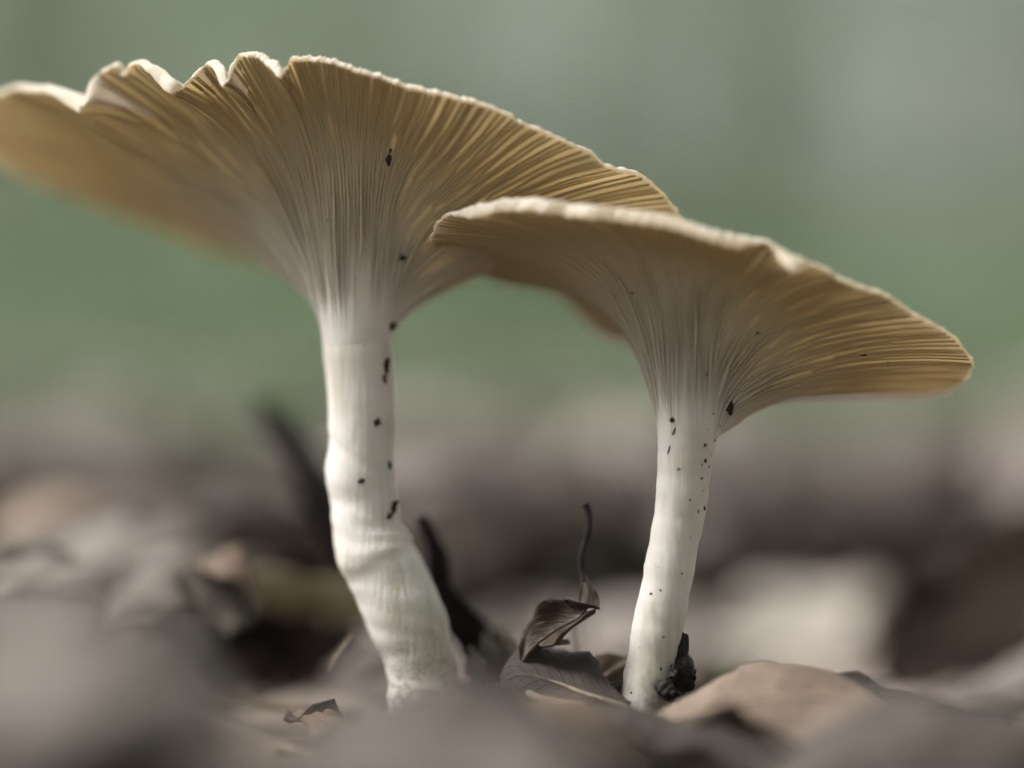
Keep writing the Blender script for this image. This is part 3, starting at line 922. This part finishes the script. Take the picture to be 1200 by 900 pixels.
kinds = ['brown dead leaf lying flat in the litter behind the mushrooms', 'curled dead leaf lying in the litter behind the mushrooms']
n_l, tries = 0, 0
lr = random.Random(21)
while n_l < 280 and tries < 6000:
    tries += 1
    q = lr.random()
    d = (-0.11 + 0.15 * lr.random()) if n_l < 46 else (0.03 + 1.25 * q ** 1.6)
    hw = 0.19 * (D + d) + 0.035
    x = lr.uniform(-hw, hw)
    bm, shaded, pm, vv = lr.choice(variants)
    tilt = 0.2 if d < 0.05 else 0.45
    e = Matrix.Rotation(lr.uniform(0, 6.28), 3, 'Z')
    e = Matrix.Rotation(lr.uniform(-tilt, tilt), 3, 'X') @ Matrix.Rotation(lr.uniform(-tilt, tilt), 3, 'Y') @ e
    w = vv @ np.array(e).T
    sc = lr.uniform(0.75, 1.15)
    w = w * sc
    z0 = float(ground_z(x, d)) + 0.0015 + (0.006 * lr.random() if d > 0.05 else 0.0015 * lr.random())
    w = w + np.array((x, d, z0))
    # nothing may cut through the stems
    bad = False
    for mu in (m_left, m_right):
        for p_, r_ in mu.spts[:4]:
            dist = np.linalg.norm(w[:, :2] - np.array(p_)[:2], axis=1)
            if dist.min() < r_ + 0.003:
                bad = True
    if w[:, 1].min() < -D + 0.08:
        bad = True
    if d < 0.05 and top_py(w) < 815:
        bad = True
    if 0.05 <= d < 0.2 and top_py(w) < 690:
        bad = True
    ppx = 600 + x / (D + d) * D / 1e-4
    if d < 0.16 and 790 < ppx < 1090 and top_py(w) < 785:
        bad = True
    if d < 0.13 and ppx > 930 and top_py(w) < 830:
        bad = True
    if bad:
        continue
    o = obj('dead_leaf', shaded if d < 0.04 else bm)
    m4 = e.to_4x4() @ Matrix.Scale(sc, 4)
    m4.translation = (x, d, z0)
    o.matrix_world = m4
    obj('petiole', pm, o)
    if d < 0.04:
        tag(o, 'brown dead leaf lying flat around the mushrooms\' feet', 'leaf', 'dead leaves around the mushroom feet')
    else:
        tag(o, 'dead leaf lying in the litter behind the mushrooms', 'leaf', 'dead leaves lying behind the mushrooms')
    n_l += 1


def litter_mass():
    n = 30000
    r = np.random.default_rng(55)
    rad = 0.25 * np.exp(r.uniform(0, 1, n) * math.log(14 / 0.25))
    az = np.where(r.uniform(0, 1, n) < 0.6, r.normal(math.pi / 2, 0.32, n), r.uniform(0, 2 * math.pi, n))
    x, y = rad * np.cos(az), rad * np.sin(az) - 0.1
    keep = ~((np.abs(x) < 0.19 * (D + y) + 0.03) & (y < 0.15) & (y > -D - 0.15))
    keep &= ~((np.hypot(x, y + D) < 0.12))
    x, y, rad = x[keep], y[keep], rad[keep]
    n = len(x)
    z = ground_z(x, y) + 0.002 + r.uniform(0, 0.014, n)
    L = r.uniform(0.02, 0.032, n) * (1 + 0.5 * smooth01((rad - 2) / 6))
    out = np.array([(-1, 0, 0), (-.45, .45, .22), (.3, .42, .28), (1, 0, .1), (.3, -.42, .26), (-.45, -.45, .20), (0, 0, -0.02)])
    fc = np.array([(0, 6, 1), (1, 6, 2), (2, 6, 3), (3, 6, 4), (4, 6, 5), (5, 6, 0)])
    a = r.uniform(0, 2 * math.pi, n)
    tx, ty = r.normal(0, 0.35, n), r.normal(0, 0.35, n)
    cur = r.uniform(-0.6, 1.2, n)
    px = out[None, :, 0] * L[:, None]
    py = out[None, :, 1] * L[:, None]
    pz = out[None, :, 2] * L[:, None] * cur[:, None]
    X = px * np.cos(a)[:, None] - py * np.sin(a)[:, None]
    Y = px * np.sin(a)[:, None] + py * np.cos(a)[:, None]
    Z = pz + X * tx[:, None] + Y * ty[:, None]
    V = np.stack([X + x[:, None], Y + y[:, None], Z + z[:, None]], -1).reshape(-1, 3)
    F = (fc[None] + (np.arange(n) * 7)[:, None, None]).reshape(-1, 3)
    o = obj('leaf_litter', mesh('leaf_litter', V, F.tolist(), M_LEAF_FAR))
    tag(o, 'carpet of grey brown dead leaves covering the forest floor', 'leaf litter', kind='stuff')


litter_mass()

# scraps and clods round the feet, in the sharp zone
scrap_m = []
for k in range(8):
    r = np.random.default_rng(900 + k)
    L = r.uniform(0.006, 0.013)
    sp = [(0, L * (q - .5), L * 0.15 * math.sin(q * 3 + k)) for q in (0, .35, .7, 1)]
    v, f, uv, s_ = leaf_geo(sp, [L * x for x in (0.05, r.uniform(.18, .35), r.uniform(.15, .3), 0.03)], (1, 0, 0), r.uniform(-.8, .8), 7, 10, 900 + k, 0.16, 0.00016, 0.2)
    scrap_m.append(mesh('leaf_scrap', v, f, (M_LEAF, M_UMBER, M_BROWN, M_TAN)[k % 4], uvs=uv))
    v, f = lump_geo((0, 0, 0), r.uniform(0.0006, 0.0016), 930 + k, (1, 1, .7), 7, 0.55)
    scrap_m.append(mesh('soil_clod', v, f, M_CRUMB if k % 2 else M_SOIL_BLACK))
qr = random.Random(31)
for k in range(110):
    m_ = scrap_m[qr.randrange(16)]
    clod = m_.name.startswith('soil')
    if clod and qr.random() < 0.6:
        c = [(V3(492, 822, .8), .0055), (V3(752, 858, .15), .0045)][qr.randrange(2)]
        a = qr.uniform(0, 6.28)
        x, y = c[0][0] + math.cos(a) * c[1] * qr.uniform(.8, 1.5), c[0][1] + math.sin(a) * c[1] * qr.uniform(.8, 1.5)
    else:
        y = qr.uniform(-0.025, 0.035)
        x = qr.uniform(-0.025, 0.058) * (D + y) / D
        if min(math.hypot(x - (m.spts[1][0].x), y - m.spts[1][0].y) for m in (m_left, m_right)) < 0.009:
            continue
    o = obj('soil_clod' if clod else 'leaf_scrap', m_)
    o.location = (x, y, float(ground_z(x, y)) + (0.0012 if clod else qr.uniform(.0015, .0045)))
    o.rotation_euler = (qr.uniform(-.7, .7), qr.uniform(-.7, .7), qr.uniform(0, 6.28))
    if clod:
        tag(o, 'small dark soil clod lying near the mushroom feet', 'soil clod', 'soil clods near the mushroom feet')
    else:
        tag(o, 'small torn leaf scrap lying near the mushroom feet', 'leaf scrap', 'leaf scraps near the mushroom feet')

# ------------------------------------------------------------------ moss cushions
for k, (px, py, d, R, n) in enumerate([(668, 785, 3.5, 0.008, 500), (858, 805, 4.2, 0.009, 600), (300, 560, 30, 0.05, 1500)]):
    r = np.random.default_rng(70 + k)
    c = np.array(P(px, py, d))
    c[2] = float(ground_z(c[0], c[1])) + 0.002
    V, F = [], []
    for i in range(n):
        a, q = r.uniform(0, 6.28), math.sqrt(r.uniform(0, 1))
        b = c + np.array((math.cos(a) * q * R, math.sin(a) * q * R, R * 0.35 * (1 - q * q) - 0.002))
        h, w = R * r.uniform(0.2, 0.42), R * 0.03
        dr = np.array((r.normal(0, .4), r.normal(0, .4), 1.0)); dr /= np.linalg.norm(dr)
        s = np.array((math.cos(a * 5), math.sin(a * 5), 0)) * w
        m = len(V)
        V += [b - s, b + s, b + dr * h * 0.6 + s * 0.8, b + dr * h, b + dr * h * 0.6 - s * 0.8]
        F += [(m, m + 1, m + 2, m + 4), (m + 4, m + 2, m + 3)]
    o = obj('moss', mesh('moss', V, F, M_MOSS))
    tag(o, ['small green moss cushion between the two mushrooms', 'small green moss cushion behind the tan leaf', 'wide moss patch far behind the bent stem'][k],
        'moss', kind='stuff')

# ------------------------------------------------------------------ shrubs and trees behind
def foliage_mesh(blobs, n, size, seed, mat):
    """leaf faces spread through the volume of several clumps (centre, radii)"""
    r = np.random.default_rng(seed)
    wts = np.array([b[1][0] * b[1][1] * b[1][2] for b in blobs]) ** 0.7
    which = r.choice(len(blobs), n, p=wts / wts.sum())
    C = np.array([b[0] for b in blobs])[which]
    Rr = np.array([b[1] for b in blobs])[which]
    d = r.normal(size=(n, 3)); d /= np.linalg.norm(d, axis=1)[:, None]
    c = C + d * Rr * (r.uniform(0, 1, n) ** 0.45)[:, None]
    nrm = r.normal(size=(n, 3)) + np.array((0, 0, 0.9)); nrm /= np.linalg.norm(nrm, axis=1)[:, None]
    ax = np.cross(nrm, r.normal(size=(n, 3))); ax /= np.linalg.norm(ax, axis=1)[:, None]
    bx = np.cross(nrm, ax)
    s = size * r.uniform(0.6, 1.3, n)[:, None]
    V = np.stack([c - ax * s, c + bx * s * .45 + nrm * s * .1, c + ax * s, c - bx * s * .45 + nrm * s * .1], 1).reshape(-1, 3)
    F = (np.arange(n) * 4)[:, None] + np.arange(4)
    return mesh('foliage', V, F.tolist(), mat, smooth=False)


def shrub(x, y, h, w, seed, n=2600):
    r = random.Random(seed)
    z = float(ground_z(x, y)) - 0.01
    root = empty('shrub', (x, y, z))
    tag(root, 'soft green leafy shrub growing at the clearing\'s edge', 'shrub', 'shrubs at the edge of the clearing')
    blobs = []
    for k in range(5):
        a = r.uniform(0, 6.28)
        tip = np.array((math.cos(a) * w * r.uniform(.2, .7), math.sin(a) * w * r.uniform(.2, .6), h * r.uniform(.5, .9)))
        tv, tf = tube_geo([(0, 0, 0), tip * (0.3, 0.3, 0.45), tip], [0.014, 0.010, 0.004], 10, 6, seed + k)
        obj('stem', mesh('stem', tv, tf, M_BARK), root)
        blobs.append((tip, (w * r.uniform(.35, .6), w * r.uniform(.35, .6), h * r.uniform(.22, .34))))
        blobs.append((tip * (0.8, 0.8, 0.5), (w * .4, w * .4, h * .25)))
    obj('foliage', foliage_mesh(blobs, n, 0.035, seed, M_SHRUB), root)


def tree(x, y, h, rad, seed, n=5000, size=0.08, label='grey barked broadleaf tree standing beyond the shrubs',
         group='trees beyond the shrubs', low=None):
    r = random.Random(seed)
    z = float(ground_z(x, y)) - 0.05
    root = empty('tree', (x, y, z))
    tag(root, label, 'tree', group)
    lean = np.array((r.uniform(-.3, .3), r.uniform(-.3, .3), 0))
    pts = [np.array((0, 0, 0)), lean * .2 + (0, 0, h * .25), lean * .6 + (0, 0, h * .55), lean + (0, 0, h * .9)]
    tv, tf = tube_geo(pts, [rad * 1.35, rad, rad * .7, rad * .2], 20, 12, seed, 0.12)
    trunk = obj('trunk', mesh('trunk', tv, tf, M_BARK), root)
    blobs = []
    for k in range(9):
        q = r.uniform(low or .12, .92) if (y > 10 or low) else r.uniform(.45, .92)
        a = k * 2.4 + r.uniform(-.4, .4)
        b = lean * q + np.array((0, 0, h * q))
        ln = h * .30 * (1.15 - q * .6)
        e = b + np.array((math.cos(a) * ln, math.sin(a) * ln, ln * r.uniform(.1, .5)))
        tv, tf = tube_geo([b, (b + e) / 2 + (0, 0, .05 * h * r.random()), e], [rad * .32, rad * .2, rad * .06], 8, 6, seed + k)
        obj('limb', mesh('limb', tv, tf, M_BARK), root)
        blobs.append((e, (ln * .75, ln * .75, ln * .5)))
        blobs.append(((b + e) / 2, (ln * .5, ln * .5, ln * .4)))
    obj('crown', foliage_mesh(blobs, n, size, seed, M_TREE), root)


sr = random.Random(5)
for k in range(22):
    y = 3.0 + 5.5 * (k / 21) + sr.uniform(-.3, .3)
    x = (((k * 9) % 22) / 21 - 0.5) * 2 * (0.23 * (y + D) + 0.3) + sr.uniform(-.12, .12)
    shrub(x, y, (0.55 + 0.15 * y) * sr.uniform(.8, 1.2), sr.uniform(.45, .7), 500 + k, 360)
for k, (x, y) in enumerate([(-1.30, 6.8), (1.50, 7.6), (-3.4, 13), (-1.2, 15), (0.9, 14), (3.3, 14.5), (5.2, 18), (-5.5, 17), (2.4, 19), (-2.9, 20)]):
    tree(x, y, sr.uniform(7, 10), sr.uniform(.11, .18), 700 + k, 2400)


# unseen trees added behind and right of the camera to cut front sky light
for k, (az, rd) in enumerate([(-160, 5.5), (-130, 4.6), (-105, 5.4), (-80, 4.4), (-55, 5.2), (-30, 4.5), (-8, 5.5), (12, 4.8), (-145, 8), (-95, 8.5), (-45, 8), (0, 8.5)]):
    a = math.radians(az)
    tree(rd * math.cos(a), rd * math.sin(a), sr.uniform(6, 8), sr.uniform(.11, .16), 800 + k, 3000, 0.13,
         'unseen broadleaf tree added on the open side to block sky light', 'unseen trees added to block sky light on the open side', 0.10)


def undergrowth():
    n = 90000
    r = np.random.default_rng(91)
    y = 1.9 + 12.5 * r.uniform(0, 1, n) ** 1.5
    x = (r.uniform(-1, 1, n)) * (0.33 * (y + D) + 1.2)
    lump = np.sin(x * 3.1 + y * 1.3) * np.cos(y * 2.3 - x) * 0.5 + 0.5
    hh = (0.05 + 0.22 * lump) * smooth01((y - 1.8) / 1.5)
    z = ground_z(x, y) + r.uniform(0.1, 1, n) * hh
    c = np.stack([x, y, z], -1)
    nrm = r.normal(size=(n, 3)) * 0.6 + np.array((0, -0.25, 1.0)); nrm /= np.linalg.norm(nrm, axis=1)[:, None]
    ax = np.cross(nrm, r.normal(size=(n, 3))); ax /= np.linalg.norm(ax, axis=1)[:, None]
    bx = np.cross(nrm, ax)
    sz = (0.03 + 0.003 * y)[:, None] * r.uniform(0.6, 1.3, n)[:, None]
    V = np.stack([c - ax * sz, c + bx * sz * .5 + nrm * sz * .12, c + ax * sz, c - bx * sz * .5 + nrm * sz * .12], 1).reshape(-1, 3)
    F = (np.arange(n) * 4)[:, None] + np.arange(4)
    o = obj('undergrowth', mesh('undergrowth', V, F.tolist(), M_SHRUB, smooth=False))
    tag(o, 'soft green low undergrowth covering the bank behind', 'undergrowth', kind='stuff')


undergrowth()
print('leaves', n_l, 'objects', len(bpy.data.objects))
